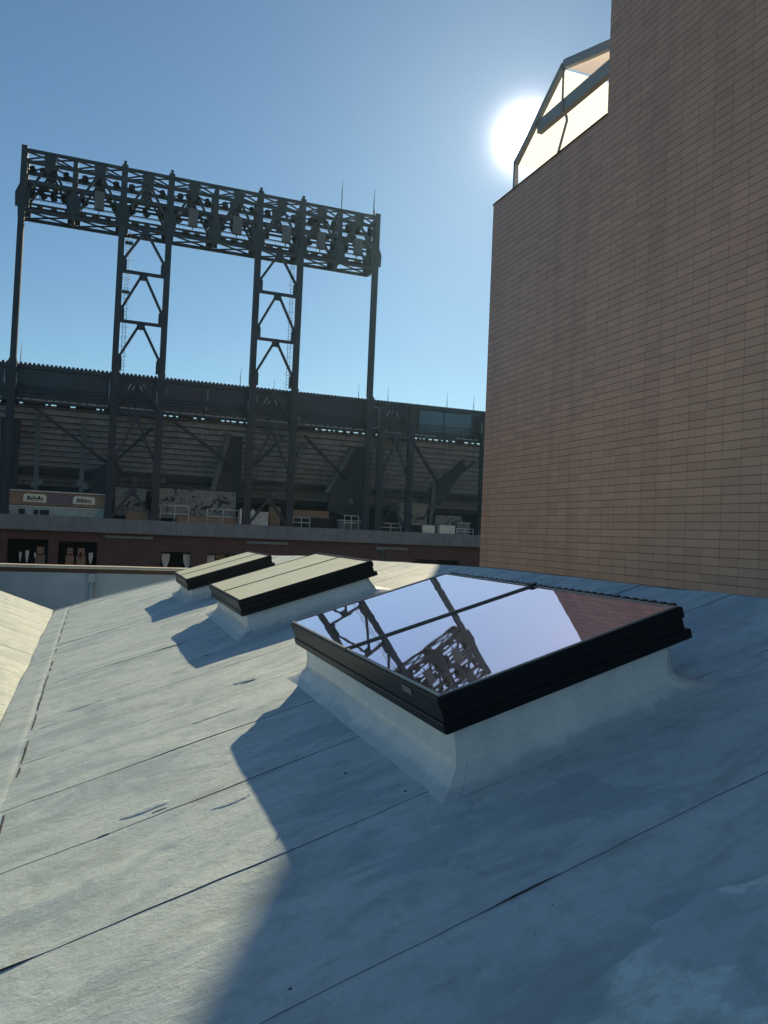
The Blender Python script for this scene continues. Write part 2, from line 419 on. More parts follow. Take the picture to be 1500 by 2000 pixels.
# the far side of the ridge falls away to the right
mb = MB(); rows = []
for j in range(60):
    y = -8+25.4*j/59; ue = edge_u(y); X = ue*CA; Z = ue*SA
    row = []
    for i in range(14):
        d = i*.4; zz = -d*.30-.02*min(1, d); X2 = X+d
        t = undul(ue+d, y)
        row.append((X2, min(y, 16.2), Z+zz+t+.004))
    rows.append(row)
mb.grid(rows); mb.build('roof_back_slope', m_roof, roofb)
# small raised wrinkles and patches of coating along the ridge
# valley: a flat strip with its own seam, then the opposite slope that rises to the left
mb = MB(); rows = []
for j in range(160):
    y = -8+25.1*j/159; row = []
    yy = min(y, 17.12)
    for i in range(9):
        f = i/8
        u = -.735+.30*f+(.012*noise.noise(Vector((y*1.3, 3, 0)))+.006*noise.noise(Vector((y*7, 3, 0))) if f > .9 else 0)
        t = .0055+undul(u, y)+(.006*noise.noise(Vector((y*9, 1, 1))) if i in (7,) else 0)
        if i == 8: t = undul(u, y)-.006
        row.append((u*CA-t*SA, yy, u*SA+t*CA))
    rows.append(row)
mb.grid(rows); o = mb.build('valley_strip', m_roof, roofb); slope_local(o)
X0, Z0 = VU*CA, VU*SA
mb = MB(); rows = []
B = R(20.5)
for j in range(120):
    y = -8+25.1*j/119; row = []
    for i in range(26):
        d = i*.3; x = X0-d*math.cos(B); 
        zz = math.sin(B)*d if d < 5 else math.sin(B)*5-(d-5)*.25
        t = undul(x*1.3+9, y)*1.3
        wv = .02*noise.noise(Vector((y*.8, 8, 0)))*(1 if i == 0 else 0)
        row.append((x+wv-.0, y, Z0+zz+t*(0 if i == 0 else 1)+.016))
    rows.append(row)
mb.grid(rows); mb.build('opposite_roof_slope', m_roof2, roofb)
# laps on the opposite slope
mb = MB()
for k in range(12):
    yk = -1+1.55*k; rows = []
    for j in range(3):
        row = []
        for i in range(26):
            d = .02+i*.2; x = X0-d*math.cos(B); zz = math.sin(B)*d
            y = yk+(.0, .0, 1.62)[j]+.02*noise.noise(Vector((d*1.2, k*3, 0)))
            y = min(y, 17.05)
            t = undul(x*1.3+9, y)*1.3*(min(1, d/.3))+(.012, .019, .0165)[j]
            row.append((x, y, Z0+zz+t))
        rows.append(row)
    if yk < 16.9: mb.grid(rows, False)
mb.build('lapped_sheets', m_roof2, roofb)
# mastic smeared along the valley seam, and a few old repairs on the laps
y = 1.0
while y < 16.5:
    mb = MB()
    L_ = random.uniform(.15, .9)
    rows = []
    for j in range(9):
        yy = y+L_*j/8; u = -.428+.012*noise.noise(Vector((yy*1.3, 3, 0)))+.006*noise.noise(Vector((yy*7, 3, 0)))
        w_ = .007*(1-(2*j/8-1)**2)*(1+.8*noise.noise(Vector((yy*20, 1, 0))))+.002
        t = undul(u, yy)+.0045
        rows.append([(u*CA-(t+h_)*SA+0, yy, u*SA+(t+h_)*CA) for u, h_ in ((u-w_, -.004), (u, .003), (u+w_, -.004))])
    mb.grid(rows); y += L_+random.uniform(.0, .35)*(1 if 5 < y < 8 else 2.5)
    mb.build('seam_mastic', m_grime, roofb)
def blob(u, y, ru, ry, h, mat, seed):
    mb = MB(); rows = []
    for i in range(7):
        f = i/6; row = []
        for k in range(25):
            a = 2*PI*k/24; wv = 1+.45*noise.noise(Vector((math.cos(a)*1.5+seed, math.sin(a)*1.5, seed)))+.15*noise.noise(Vector((math.cos(a)*5+seed, math.sin(a)*5, 3)))
            uu = u+ru*f*math.cos(a)*wv; yy = y+ry*f*math.sin(a)*wv
            t = undul(uu, yy)+.004+h*(1-f*f)*(1+.8*noise.noise(Vector((uu*25, yy*25, seed))))-(.006 if i == 6 else 0)
            row.append((uu*CA-t*SA, yy, uu*SA+t*CA))
        rows.append(row)
    mb.grid(rows); o = mb.build('sealant_patch', mat, roofb); slope_local(o)
for k, (u, y, ru, ry, h) in enumerate(((.36, 4.28, .16, .035, .012), (1.27, 6.25, .14, .05, .014), (.9, 5.55, .22, .03, .006), (1.15, 7.85, .10, .05, .008), (.75, 3.95, .10, .03, .004), (3.35, 3.2, .14, .10, .01), (1.5, 2.95, .12, .08, .008), (1.2, 8.5, .12, .06, .008), (.0, 7.3, .16, .05, .004))):
    blob(u, y, ru, ry, h*.38, m_roof, k*3.7)
for k, (u, y, ru, ry) in enumerate(((.40, 4.20, .05, .004), (.12, 4.16, .03, .003), (1.26, 6.18, .06, .004), (1.13, 7.8, .04, .005), (.66, 2.35, .006, .005), (1.3, 3.75, .007, .008), (1.45, 3.3, .009, .006))):
    blob(u, y, ru, ry, .002, m_grime, k*2.3+40)
# walls of the low building below its roof
mb = MB(); mb.box(-7.7, 9.2, -7.9, 12.0, -10.4, -1.9); mb.box(-7.7, 2.4, 12.0, 16.4, -10.4, -1.9)
mb.build('outer_wall', m_white, roofb)

# ------------------------------------------------------------------ skylights
def rounded(pts, n=3, r=.02): return pts
def skylight(name, label, u0, u1, y0, y1, H0, base_out, mirror, plate=False, curb_h=.25):
    """curb + frame + two panes on the roof plane; (u,y) extents of the glass cap, H0 = height of the glass over the roof"""
    root = empty(name, (0, 0, -H), (0, -A, 0))
    root.location = (u0*CA, y0, -H+u0*SA)
    tag(root, label, 'skylight', 'black framed skylights on white curbs along the roof slope')
    Lx, Ly = u1-u0, y1-y0
    fb = H0-.175                                 # underside of the flange
    # curb: profile flares into the roof with a cant
    prof = [(.050, fb+.01), (.045, fb*.8), (.040, fb*.55), (.030, fb*.38), (.022, fb*.30), (.004, fb*.24), (-.018, fb*.16), (-.045, .028), (-.075, .012), (-.12, .003), (-.15, -.012)]
    bo = base_out
    def ring(inset, h, n=14):
        r = []
        x0, x1, ya, yb = inset-bo[0]*(1-min(1, h/fb)), Lx-inset+bo[1]*(1-min(1, h/fb)), inset-bo[2]*(1-min(1, h/fb)), Ly-inset+bo[3]*(1-min(1, h/fb))
        for a_, b_ in (((x0, ya), (x1, ya)), ((x1, ya), (x1, yb)), ((x1, yb), (x0, yb)), ((x0, yb), (x0, ya))):
            for i in range(n):
                f = i/n; x = a_[0]+(b_[0]-a_[0])*f; y = a_[1]+(b_[1]-a_[1])*f
                wv = .014*noise.noise(Vector((x*2+u0, y*2+y0, h*5)))+.005*noise.noise(Vector((x*8, y*8, h*9)))
                cx, cy = (x0+x1)/2, (ya+yb)/2
                dx, dy = (0, -1) if a_[1] == b_[1] == ya else ((1, 0) if a_[0] == b_[0] == x1 else ((0, 1) if a_[1] == b_[1] == yb else (-1, 0)))
                hh = h+(undul(x+u0, y+y0) if h < .06 else 0)
                r.append((x+dx*wv, y+dy*wv, hh))
        r.append(r[0]); return r
    c = MB(); c.grid([ring(i_, h_, 22) for i_, h_ in prof], True); c.build('curb', m_curb, root)
    # corner welts: folded membrane seams down the corners
    for (cx, cy, sx) in ((0, 0, 1), (1, 0, -1)):
        pts = []
        for i_, h_ in prof[:-1]:
            k = 1-min(1, h_/fb)
            px = (i_-bo[0]*k) if cx == 0 else Lx-i_+bo[1]*k
            pts.append((px+sx*(.02+.05*k)+.010*noise.noise(Vector((h_*30, cx, cy))), i_-bo[2]*k+.001, h_+.001))
        sm = MB(); sm.tube(pts, .0045, 6); sm.build('corner_welt', m_curb, root)
    # frame: flange, recessed channel, projecting cap
    fr = MB()
    def frame_ring(o_, i_, z0, z1):
        xo0, xo1, yo0, yo1 = -o_[0], Lx+o_[1], -o_[2], Ly+o_[3]
        xi0, xi1, yi0, yi1 = i_, Lx-i_, i_, Ly-i_
        O = [(xo0, yo0), (xo1, yo0), (xo1, yo1), (xo0, yo1)]; I = [(xi0, yi0), (xi1, yi0), (xi1, yi1), (xi0, yi1)]
        for k in range(4):
            j = (k+1) % 4
            fr.hull8([(*O[k], z0), (*O[j], z0), (*I[j], z0), (*I[k], z0), (*O[k], z1), (*O[j], z1), (*I[j], z1), (*I[k], z1)])
    frame_ring((.012, .045, .006, .02), .09, fb, fb+.050)
    frame_ring((.004, .012, .004, .004), .085, fb+.049, H0-.062)
    frame_ring((.012, .022, .010, .014), .022, H0-.063, H0-.004)
    fr.build('frame', m_black, root, .006)
    # thin worn aluminium bead that holds the panes
    bd = MB()
    for (x0, x1, ya, yb) in ((.0, .016, .0, Ly), (Lx-.016, Lx, 0, Ly), (.016, Lx-.016, 0, .014), (.016, Lx-.016, Ly-.014, Ly)):
        bd.box(x0, x1, ya, yb, H0-.0035, H0+.005)
    bd.build('glazing_bead', m_gray_edge if mirror else m_black, root, .002)
    # centre bar
    br = MB(); br.box(-.004, Lx+.012, Ly*.5-.015, Ly*.5+.015, H0-.003, H0+.006 if mirror else H0+.004); br.box(-.004, Lx+.012, Ly*.5-.009, Ly*.5+.009, H0+.006 if mirror else H0+.004, H0+.010 if mirror else H0+.006)
    br.build('centre_bar', m_bar, root, .003)
    if mirror:
        ec = MB(); ec.box(Lx-.03, Lx+.02, Ly*.5-.026, Ly*.5+.026, H0+.008, H0+.018); ec.build('end_clip', m_black, root, .004)
    for ya, yb in ((.015, Ly*.5-.0155), (Ly*.5+.0155, Ly-.015)):
        gp = MB(); gp.box(.017, Lx-.017, ya, yb, H0-.02, H0-.001); gp.build('glass_pane', m_mirror if mirror else m_dusty, root)
    # inner shaft seen through nothing: light well lining
    sh = MB(); 
    sh.box(.10, Lx-.10, .10, Ly-.10, H0-.07, H0-.03); sh.build('light_shaft', m_void, root)
    # setting blocks along the right edge of the cap
    tb = MB()
    n = int(Ly/.075)
    for k in range(n):
        y = .03+(Ly-.06)*k/n
        tb.box(Lx-.004, Lx+.0206, y, y+.035, H0-.004, H0+.0085)
    tb.box(Lx+.0205, Lx+.0215, .03, Ly-.03, H0-.02, H0+.002)
    tb.build('drip_strip', m_black, root)
    if plate:
        pl = MB(); pl.box(-.0175, -.0125, .30, .41, H0-.052, H0-.020); pl.build('rating_plate', m_cabinet, root)
    return root
skylight('skylight', 'nearest and largest skylight with mirror-like purple glass reflecting the floodlight tower', 1.645, 2.985, 3.11, 5.82, .43, (.0, -.03, -.06, .0), True, True)
skylight('skylight', 'middle skylight with two dusty cream panes, standing between the mirrored one and the farthest', 1.635, 3.15, 8.20, 10.47, .37, (.02, .02, .03, .0), False)
skylight('skylight', 'farthest and smallest skylight with cream panes, beside the end of the parapet coping', 1.505, 2.84, 12.15, 14.0, .355, (.02, .02, .03, .0), False)

# ------------------------------------------------------------------ parapet beyond the roof end
par = empty('parapet_wall', (0, 18.5, -2.6)); tag(par, 'shaded white parapet wall with brown flashing and cream coping behind the roof valley', 'wall')
mb = MB(); mb.box(-14, 2.3, .0, .3, -1.0, 1.47); mb.build('wall_panel', m_white, par)
mb = MB(); mb.box(-14, 2.32, -.03, .33, 1.47, 1.555); mb.build('flashing', m_brown, par)
mb = MB()
rows = []
for i in range(60):
    x = -14+16.35*i/59; dz = .004*noise.noise(Vector((x*.9, 0, 0)))
    rows.append([(x, -.09, 1.565+dz), (x, -.10, 1.59+dz), (x, -.07, 1.625+dz), (x, .2, 1.63+dz), (x, .40, 1.60+dz), (x, .40, 1.56+dz)])
mb.grid(rows, False); mb.build('coping', m_cream, par)
mb = MB(); mb.tube([(-.02, -.06, .55), (-.02, -.06, 1.42)], .045, 10); mb.box(-.09, .05, -.11, -.003, 1.28, 1.46); mb.build('downpipe', m_white, par)
mb = MB(); mb.box(-.22, .22, -.16, -.004, .42, .58); mb.build('junction_box', m_white, par, .01)

# ------------------------------------------------------------------ tile-clad building at the right
WX, WY, WZ, TY = 10.37, 20.0, 9.70, 14.63
bl = empty('tile_clad_building', (WX, WY, -12)); tag(bl, 'tall windowless building clad in brown stacked tiles, filling the right side', 'building')
mb = MB(); mb.box(0, 16, TY-WY, 0, 0, WZ+12); mb.build('lower_wall', m_tile, bl)
mb = MB(); mb.box(.0, 16, -45, TY-WY-.003, 0, 40); mb.build('upper_wall', m_tile, bl)
mb = MB(); mb.box(-.02, 16.02, TY-WY, .03, WZ+12.0, WZ+12.035); mb.build('roof_coping', m_brown, bl)

cn = empty('rooftop_canopy', (10.85, 17.2, WZ+.035)); tag(cn, 'steel framed white-panelled canopy on the roof edge against the sun', 'canopy')
def cp(y, z, x=0.0): return (x, y-17.2, z-WZ-.035)
for xo in (0.0, 2.4):
    fm = MB()
    for a_, b_, w_ in (((14.66, 11.62), (17.25, 12.45), .22), ((17.25, 12.45), (19.65, 10.85), .16), ((19.62, 10.9), (19.62, 9.74), .10), ((14.66, 11.2), (18.35, 11.33), .0)):
        if w_: fm.bar(cp(*a_, xo), cp(*b_, xo), w_, .12, (1, 0, 0))
    fm.build('edge_frame', m_canopy, cn)
bm_ = MB(); bm_.bar(cp(14.66, 11.33, .1), cp(18.55, 11.42, .1), .34, .16, (1, 0, 0)); bm_.build('main_beam', m_canopy, cn)
ps = MB(); ps.tube([cp(17.25, 12.4, -.02), cp(17.25, 11.1, -.02)], .03, 8); ps.tube([cp(17.05, 11.0, -.02), cp(17.0, 10.85, -.02), cp(17.35, 10.2, -.02), cp(17.5, 9.75, -.02)], .035, 8)
ps.tube([cp(19.6, 10.0, -.02), cp(17.55, 10.1, -.02)], .04, 8)
ps.build('strut', m_canopy, cn)
for (a_, za), (b_, zb) in (((14.68, 11.58), (17.2, 12.34)), ((17.28, 12.34), (19.6, 10.83))):
    pn = MB(); rows = [[Vector(cp(a_+(b_-a_)*f, za+(zb-za)*f-.05*math.sin(PI*f), x)) for f in [i/8 for i in range(9)]] for x in (.04, .8, 1.6, 2.36)]
    pn.grid(rows); pn.build('roof_panel', m_awn, cn)
pn = MB(); pn.face([cp(14.70, 9.75, 2.5), cp(19.55, 9.75, 2.5), cp(19.55, 10.80, 2.5), cp(17.25, 12.30, 2.5), cp(14.7, 11.52, 2.5)])
pn.build('side_panel', m_awn, cn)

# ------------------------------------------------------------------ stadium (front steel plane at y = 75)
D = 75.0
st = empty('stadium', (15, D, -12)); tag(st, 'large dark stadium with brick base, concrete band and raised upper deck across the street', 'stadium')
def sp(x, y, z): return (x-15, y-D, z+12)
class SMB(MB):
    def build(s, name, mat, parent=st, bevel=0):
        o_ = parent.location; s.v = [(x-o_[0], y-o_[1], z-o_[2]) for x, y, z in s.v]
        return MB.build(s, name, mat, parent, bevel)
def open_wall(x0, x1, y0, y1, z0, z1, holes):
    """wall along x with rectangular holes (hx0,hx1,hz0,hz1), sorted by x, made of boxes butted end to end"""
    mb = SMB(); xs = x0
    for hx0, hx1, hz0, hz1 in sorted(holes):
        mb.box(xs, hx0, y0, y1, z0, z1); mb.box(hx0, hx1, y0, y1, z0, hz0); mb.box(hx0, hx1, y0, y1, hz1, z1); xs = hx1
    mb.box(xs, x1, y0, y1, z0, z1); return mb
holes = []
x = -40.4
while x < 70:
    if x > 24.5 and x < 33 or (x > .4 and x < 5): pass
    holes.append((x, x+3.35, -4.0, -1.85)); x += 4.2
holes = [(-24.0, -20.6, -4, -1.75), (-19.8, -16.5, -4, -1.75), (-11.4+0, -8.1, -4, -1.75), (-7.12, -3.83, -4.0, -1.72), (-3.0, .25, -4.0, -1.8), (5.8, 8.55, -4.1, -2.45), (10.05, 13.0, -4.1, -2.5), (18.4, 21.2, -4.1, -2.55), (22.3, 25.2, -4.1, -2.55), (31.3, 36.5, -4.3, -2.4), (41, 44, -4, -2.4)]
open_wall(-60, 90, D, D+.6, -12, -.90, holes).build('brick_facade', m_brick)
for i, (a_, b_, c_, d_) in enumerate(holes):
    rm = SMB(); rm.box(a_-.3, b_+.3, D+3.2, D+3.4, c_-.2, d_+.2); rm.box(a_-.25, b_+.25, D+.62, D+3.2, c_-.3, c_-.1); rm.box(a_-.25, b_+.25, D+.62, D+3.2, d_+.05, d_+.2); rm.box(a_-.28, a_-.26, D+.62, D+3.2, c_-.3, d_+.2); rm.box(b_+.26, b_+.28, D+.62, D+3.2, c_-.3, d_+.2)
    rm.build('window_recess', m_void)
def post_thing(x, z0, z1, w_=.28, m=m_offw):
    f = SMB(); f.box(x, x+w_*1.2, D+.8, D+1.1, z0+(z1-z0)*.55, z1); f.hull8([(x+w_*.45, D+.8, z0), (x+w_*.8, D+.8, z0), (x+w_*.8, D+1.0, z0), (x+w_*.45, D+1.0, z0), (x, D+.8, z0+(z1-z0)*.54), (x+w_*1.15, D+.8, z0+(z1-z0)*.54), (x+w_*1.15, D+1.05, z0+(z1-z0)*.54), (x, D+1.05, z0+(z1-z0)*.54)])
    return f
for x, z0, z1, w_ in ((5.95, -4.0, -2.65, .62), (7.95, -4.0, -2.65, .62), (10.1, -4.0, -2.65, .62), (12.3, -4.0, -2.65, .55)):
    post_thing(x, z0, z1, w_).build('window_bracket', m_offw)
for x, z0, z1, w_ in ((-6.2, -3.75, -2.9, .14), (-5.7, -3.8, -2.75, .22), (-5.0, -3.4, -2.95, .12), (-.45, -3.8, -2.8, .3)):
    post_thing(x, z0, z1, w_).build('window_bracket', m_offw)
for (a_, b_) in ((-4.9, -4.1), (-2.4, -1.7), (-1.5, -.7), (10.9, 12.0)):
    b = SMB(); b.box(a_, b_, D+1.2, D+1.6, -4.0, -3.1); b.box(a_+.1, b_-.1, D+1.15, D+1.19, -3.0, -2.4); b.build('stacked_crate', m_tan)
b = SMB(); b.box(-1.25, -1.05, D+1.1, D+1.3, -3.3, -2.75); b.build('red_cloth', m_red)
for a_, b_, z in ((.85, 5.0, -1.12), (13.7, 17.75, -1.16), (27.0, 30.4, -1.26), (-13, -9, -1.10)):
    l = SMB(); l.box(a_, b_, D-.25, D-.003, z-.24, z); l.build('stone_ledge', m_conc)
l = SMB(); l.tube([(26.95, D-.15, -.9), (26.95, D-.15, -1.55), (27.9, D-.2, -1.6)], .09, 8); l.tube([(27.7, D-.15, -1.5), (27.7, D-.15, -4.5)], .07, 8); l.tube([(28.3, D-.15, -1.55), (28.3, D-.15, -4.5)], .05, 8); l.build('drain_pipe', m_post)
b = SMB(); b.box(-60, 90, D-.75, D+.62, -.85, .40); b.box(-60, 90, D-.70, D+.5, -.90, -.853); b.build('concrete_band', m_conc)
# concourse
b = SMB(); b.box(-60, 90, D+.62, D+16, .05, .38); b.build('concourse_floor', m_conc)
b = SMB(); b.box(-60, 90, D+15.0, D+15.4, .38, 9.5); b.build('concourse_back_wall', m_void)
# seating deck: stepped underside, high at the outer face, low inside
b = SMB(); n = 15; z0, z1 = 10.35, 3.2
for k in range(n):
    za = z0+(z1-z0)*k/n; ya = D+1.6+12.0*k/n; dy = 12.0/n
    b.box(-60, 90, ya, ya+dy+.1, za-.18, za+.05); b.box(-60, 90, ya+dy-.03, ya+dy+.13, za-.52, za-.18)
b.build('seating_deck', m_deck)
b = SMB(); b.box(-60, 90, D+8.6, D+9.6, 4.55, 5.15); b.box(-60, 90, D+12.2, D+13.4, 2.95, 3.55); b.build('ring_beam', m_steel)
# roof fascia with serrated corrugated top
b = SMB(); x = -60.1
while x < 89:
    l_ = random.uniform(.18, .45) if random.random() < .8 else random.uniform(1.0, 2.2)
    b.box(x, x+l_, D+1.21, D+1.34, 10.2, 10.50); x += l_+random.uniform(.15, .5)  # added blocks break the strip of sky under the fascia into bright dashes
b.box(-60, 90, D+1.2, D+1.35, 10.455, 13.82); b.build('roof_fascia', m_corr)
b = SMB(); k = -60
while k < 60:
    b.plate([(k, 13.82), (k+.30, 13.82), (k+.24, 13.98), (k+.06, 13.98)], D+.9, D+1.6); k += .36
b.box(-60, 90, D+1.0, D+1.19, 13.5, 13.82); b.build('corrugated_roof_edge', m_corr)
b = SMB(); b.box(-60, 90, D+1.36, D+9, 13.6, 13.75); b.build('roof_sheet', m_corr)
b = SMB()
for z in (11.25, 11.55, 11.85): b.tube([(-60, D+.55, z), (90, D+.55, z)], .035, 6)
x = -58
while x < 88: b.tube([(x, D+.55, 10.7), (x, D+.55, 11.85)], .03, 6); x += 2.1
b.build('catwalk_railing', m_steel)
b = SMB(); b.box(-60, 90, D+.3, D+1.19, 10.50, 10.60); b.box(-60, 90, D+.2, D+.28, 10.35, 10.62); b.build('catwalk', m_steel)
for seg in ((-7.1, .5), (1.5, 4.7), (5.5, 13.1), (14.2, 17.3), (18.3, 25.2), (27.3, 29.8), (30.8, 33.2), (35.6, 38.3), (-24, -8.2)):
    b = SMB(); x = seg[0]; b.box(seg[0], seg[1], D+.14, D+.17, 10.565, 10.59)
    while x < seg[1]:
        ln = random.uniform(.25, .7); b.box(x, min(x+ln, seg[1]), D+.12, D+.19, 10.59+random.uniform(-.01, .01), 10.67); x += ln+random.uniform(.10, .35)
    b.build('toe_board', m_toe)
# pale metal tubes standing in for light glints beside columns
for x, z0_, z1_ in ((-8.05, 11.2, 13.0), (-7.1, 11.3, 12.8), (.55, 10.7, 12.9), (4.7, 10.8, 12.4), (5.55, 11.9, 12.6), (9.3, 11.9, 12.9), (9.25, 11.0, 11.3), (13.15, 11.4, 12.4), (14.0, 12.2, 12.9), (18.2, 10.8, 11.3), (26.55, 10.9, 12.9), (38.3, 11.2, 12.4)):
    b = SMB(); b.tube([(x, D-.42, z0_), (x, D-.42, z1_)], .05, 6)
    if x == 26.55: b.tube([(26.55, D-.42, 12.9), (25.9, D-.42, 13.0)], .06, 6); b.tube([(26.55, D-.42, 10.9), (25.8, D-.42, 10.75)], .06, 6)
    b.build('glint_tube', m_gal)
for cx in (3.0, 15.6, 28.4):
    for dx, s_ in ((-.75, 1), (-.35, 1), (.3, -1), (.65, -1)):
        b = SMB(); b.bar((cx+dx-.12*s_, D-.1, 12.25), (cx+dx+.16*s_, D-.1, 12.85), .06, .05); b.build('bright_strut', m_gal)
# glazed press box at the right end
b = SMB(); b.box(31.6, 38.2, D+1.0, D+1.19, 11.1, 13.4); b.build('press_box_glazing', m_office)
for x in (31.5, 34.4, 38.2): b = SMB(); b.box(x, x+.12, D+.93, D+.99, 11.0, 13.45); b.build('press_box_frame', m_steel)
# columns below the roof, with braces
cols = (-7.5, 1.0, 5.05, 13.55, 17.75, 25.65, 26.95, 30.3, 38.7, 47.2, -16.0, -24.4)
for x in cols:
    wv = .33 if x < 30.35 else .3
    b = SMB(); b.box(x-wv, x+wv, D-.38, D+.08, .41, 13.985 if x in (-7.5, 1.0, 5.05, 13.55, 17.75, 25.65) else 13.5); b.box(x-wv-.06, x+wv+.06, D-.42, D+.12, .405, .75); b.box(x-wv*.35, x+wv*.35, D-.46, D-.385, .8, 13.5)
    b.build('column', m_steel)
def brace(mb, cx, hw, top, z2, y=D-.15, w_=.24):
    mb.bar((cx, y, top), (cx-hw, y, z2), w_, .2); mb.bar((cx, y, top), (cx+hw, y, z2), w_, .2)
    mb.plate([(cx-.35, top+.35), (cx+.35, top+.35), (cx+.3, top-.45), (cx-.3, top-.45)], y-.13, y+.13)
for cx, hw in ((3.03, 1.75), (15.65, 1.8), (28.6, 1.5)):
    b = SMB(); brace(b, cx, hw, 9.7, 5.9); brace(b, cx, hw, 3.0, .6, w_=.26); brace(b, cx, hw, 13.2, 10.9, w_=.18)
    b.bar((cx-hw, D-.15, 10.15), (cx+hw, D-.15, 10.15), .35, .2); b.bar((cx-hw, D-.16, 4.1), (cx+hw, D-.16, 4.1), .26, .2)
    b.build('cross_brace', m_steel)
for a_, b_ in (((-5.9, 10.2), (1.0, 5.4)), ((6.2, 10.1), (12.6, 6.0)), ((19.2, 9.6), (24.2, 5.6)), ((30.8, 10.2), (35.0, 5.4)), ((1.3, 5.6), (4.6, 9.2)), ((13.9, 5.8), (17.3, 9.4)), ((38.4, 8.4), (35.0, 5.3)), ((-14.5, 10.2), (-9.0, 5.4))):
    b = SMB(); b.bar((a_[0], D+1.0, a_[1]), (b_[0], D+2.2, b_[1]), .24, .3); b.build('diagonal_brace', m_steel)
# raker frames: posts leaning inwards behind the columns
for (xa, za), (xb, zb), wd in (((-5.35, 9.7), (-5.35, 1.6), .42), ((-1.45, 9.6), (-1.45, 1.6), .42), ((11.95, 9.4), (10.7, 3.6), .5), ((19.6, 9.1), (18.2, 4.2), .5), ((24.9, 9.0), (22.4, 4.1), .42), ((34.3, 5.7), (34.35, .5), .40), ((-13.6, 9.6), (-13.6, 1.6), .42)):
    b = SMB(); b.bar((xa, D+2.6, za), (xb, D+3.4, zb), wd, .3); b.build('raker_post', m_post)
for pts in ([(12.2, 8.9), (13.5, 9.8), (13.5, 2.6), (10.8, 2.8), (11.1, 4.6)], [(24.9, 9.2), (25.6, 9.8), (26.8, 9.6), (26.8, 1.2), (22.6, 2.4), (22.9, 4.4)], [(-.4, 5.0), (1.4, 6.2), (2.2, 5.0), (1.6, 2.2), (-.6, 2.7)], [(33.6, 4.6), (38.3, 8.9), (38.5, 7.9), (35.6, 3.6), (33.2, 3.7)], [(-8.6, 10.2), (-6.4, 10.4), (-6.9, 9.2), (-7.0, 2.6), (-8.4, 2.6)]):
    b = SMB(); b.plate(pts, D+3.5, D+3.9); b.build('raker_girder', m_steel)
# banners, booths and counters on the concourse
def thing(name, label, cat, x, y, z=.38, group=None):
    t = empty(name, (x, y, z)); tag(t, label, cat, group); return t
class TMB(MB):
    pass
def banner(x0, x1, z0_, z1_, y, label):
    t = thing('mural_banner', label, 'banner', (x0+x1)/2, y, z0_, 'printed mural banners along the concourse'); hw = (x1-x0)/2
    m = MB(); m.box(-hw, hw, 0, .05, 0, z1_-z0_); m.build('printed_sheet', m_mural, t)
    m = MB(); m.tube([(-hw, .0, z1_-z0_+.04), (hw, .0, z1_-z0_+.04)], .04, 6); m.build('top_rail', m_steel, t)
banner(1.6, 4.4, .75, 3.45, D+3.4, 'faint grey mural banner framed by the left steel tower legs')
banner(5.5, 13.1, .72, 3.62, D+3.4, 'longest grey doodle mural banner right of the left steel tower legs')
banner(30.7, 34.0, .8, 3.6, D+3.4, 'mural banner with dark scribbles near the brown tiled building')
banner(35.0, 38.3, .5, 2.4, D+3.4, 'small pale mural banner touching the edge of the brown tiled building')
bt = thing('concession_booth', 'tan concession booth with two cream sign plates at far left', 'booth', -3.2, D+1.6)
b = MB(); b.box(-4.4, 3.9, .15, .4, .95, 2.15); b.build('fascia_board', m_tan, bt)
b = MB(); b.box(-1.0, 1.25, .10, .148, 1.05, 2.0); b.build('menu_board', m_purple, bt)
b = MB(); b.box(-4.4, 4.0, .0, .13, .05, .80); b.build('counter_front', m_pale, bt)
b = MB(); b.box(-4.45, 4.05, -.1, .5, .80, .88); b.build('counter_top', m_offw, bt)
b = MB(); b.box(-4.4, 4.0, 2.8, 3.0, 0, 2.2); b.box(-4.4, -4.2, .4, 2.8, 0, 2.2); b.box(3.7, 3.9, .45, 2.8, 0, 2.2); b.build('booth_body', m_void, bt)
b = MB(); b.box(-4.5, 4.0, -.1, 3.0, 2.16, 2.26); b.build('booth_roof', m_offw, bt)
b = MB()
for x0_, x1_ in ((-3.3, -2.8), (-2.1, -1.7), (-1.6, -.8)): b.box(x0_, x1_, -.02, -.003, .1, .55)
b.build('counter_poster', m_ink, bt)
for cx in (-2.05, 2.1):
    s_ = MB(); s_.plate([(-.95, .0), (.95, .0), (.95, .55), (.8, .72), (-.8, .72), (-.95, .55)], 0, .06)
    so = s_.build('sign_plate', m_sign, bt); so.location = (cx, .06, 1.22)
    s_ = MB()
    random.seed(int(cx*10)+40)
    x = -.62
    while x < .55:
        w_ = random.uniform(.10, .2); s_.box(x, x+w_, -.02, -.003, .24, .24+random.choice((.16, .24, .3))); x += w_+.05
    s_.box(-.7, .68, -.02, -.003, .14, .19)
    s_.build('lettering', m_ink, so)
def counter(x0, x1, z1_, y, mat, label, top=m_offw, name='service_counter'):
    t = thing(name, label, 'counter', (x0+x1)/2, y, .38, 'service counters on the concourse'); hw = (x1-x0)/2
    m = MB(); m.box(-hw, hw, 0, .6, 0, z1_-.38-.07); m.build('counter_body', mat, t)
    m = MB(); m.box(-hw-.05, hw+.05, -.06, .66, z1_-.45, z1_-.38); m.build('counter_top', top, t)
counter(2.6, 4.6, 1.3, D+1.4, m_tan, 'short dark counter between the left steel tower legs', m_post)
counter(7.2, 12.9, 1.05, D+1.2, m_tan, 'long tan counter in front of the longest mural banner', m_post)
counter(14.2, 16.0, 1.75, D+1.3, m_offw, 'white counter box between the right steel tower legs')
counter(16.3, 17.4, 2.4, D+2.2, m_tan, 'tall tan cabinet right of the white counter box', m_post)
counter(18.4, 22.4, 1.5, D+1.6, m_void, 'dark counter with pale top left of the striped stalls', m_tan)
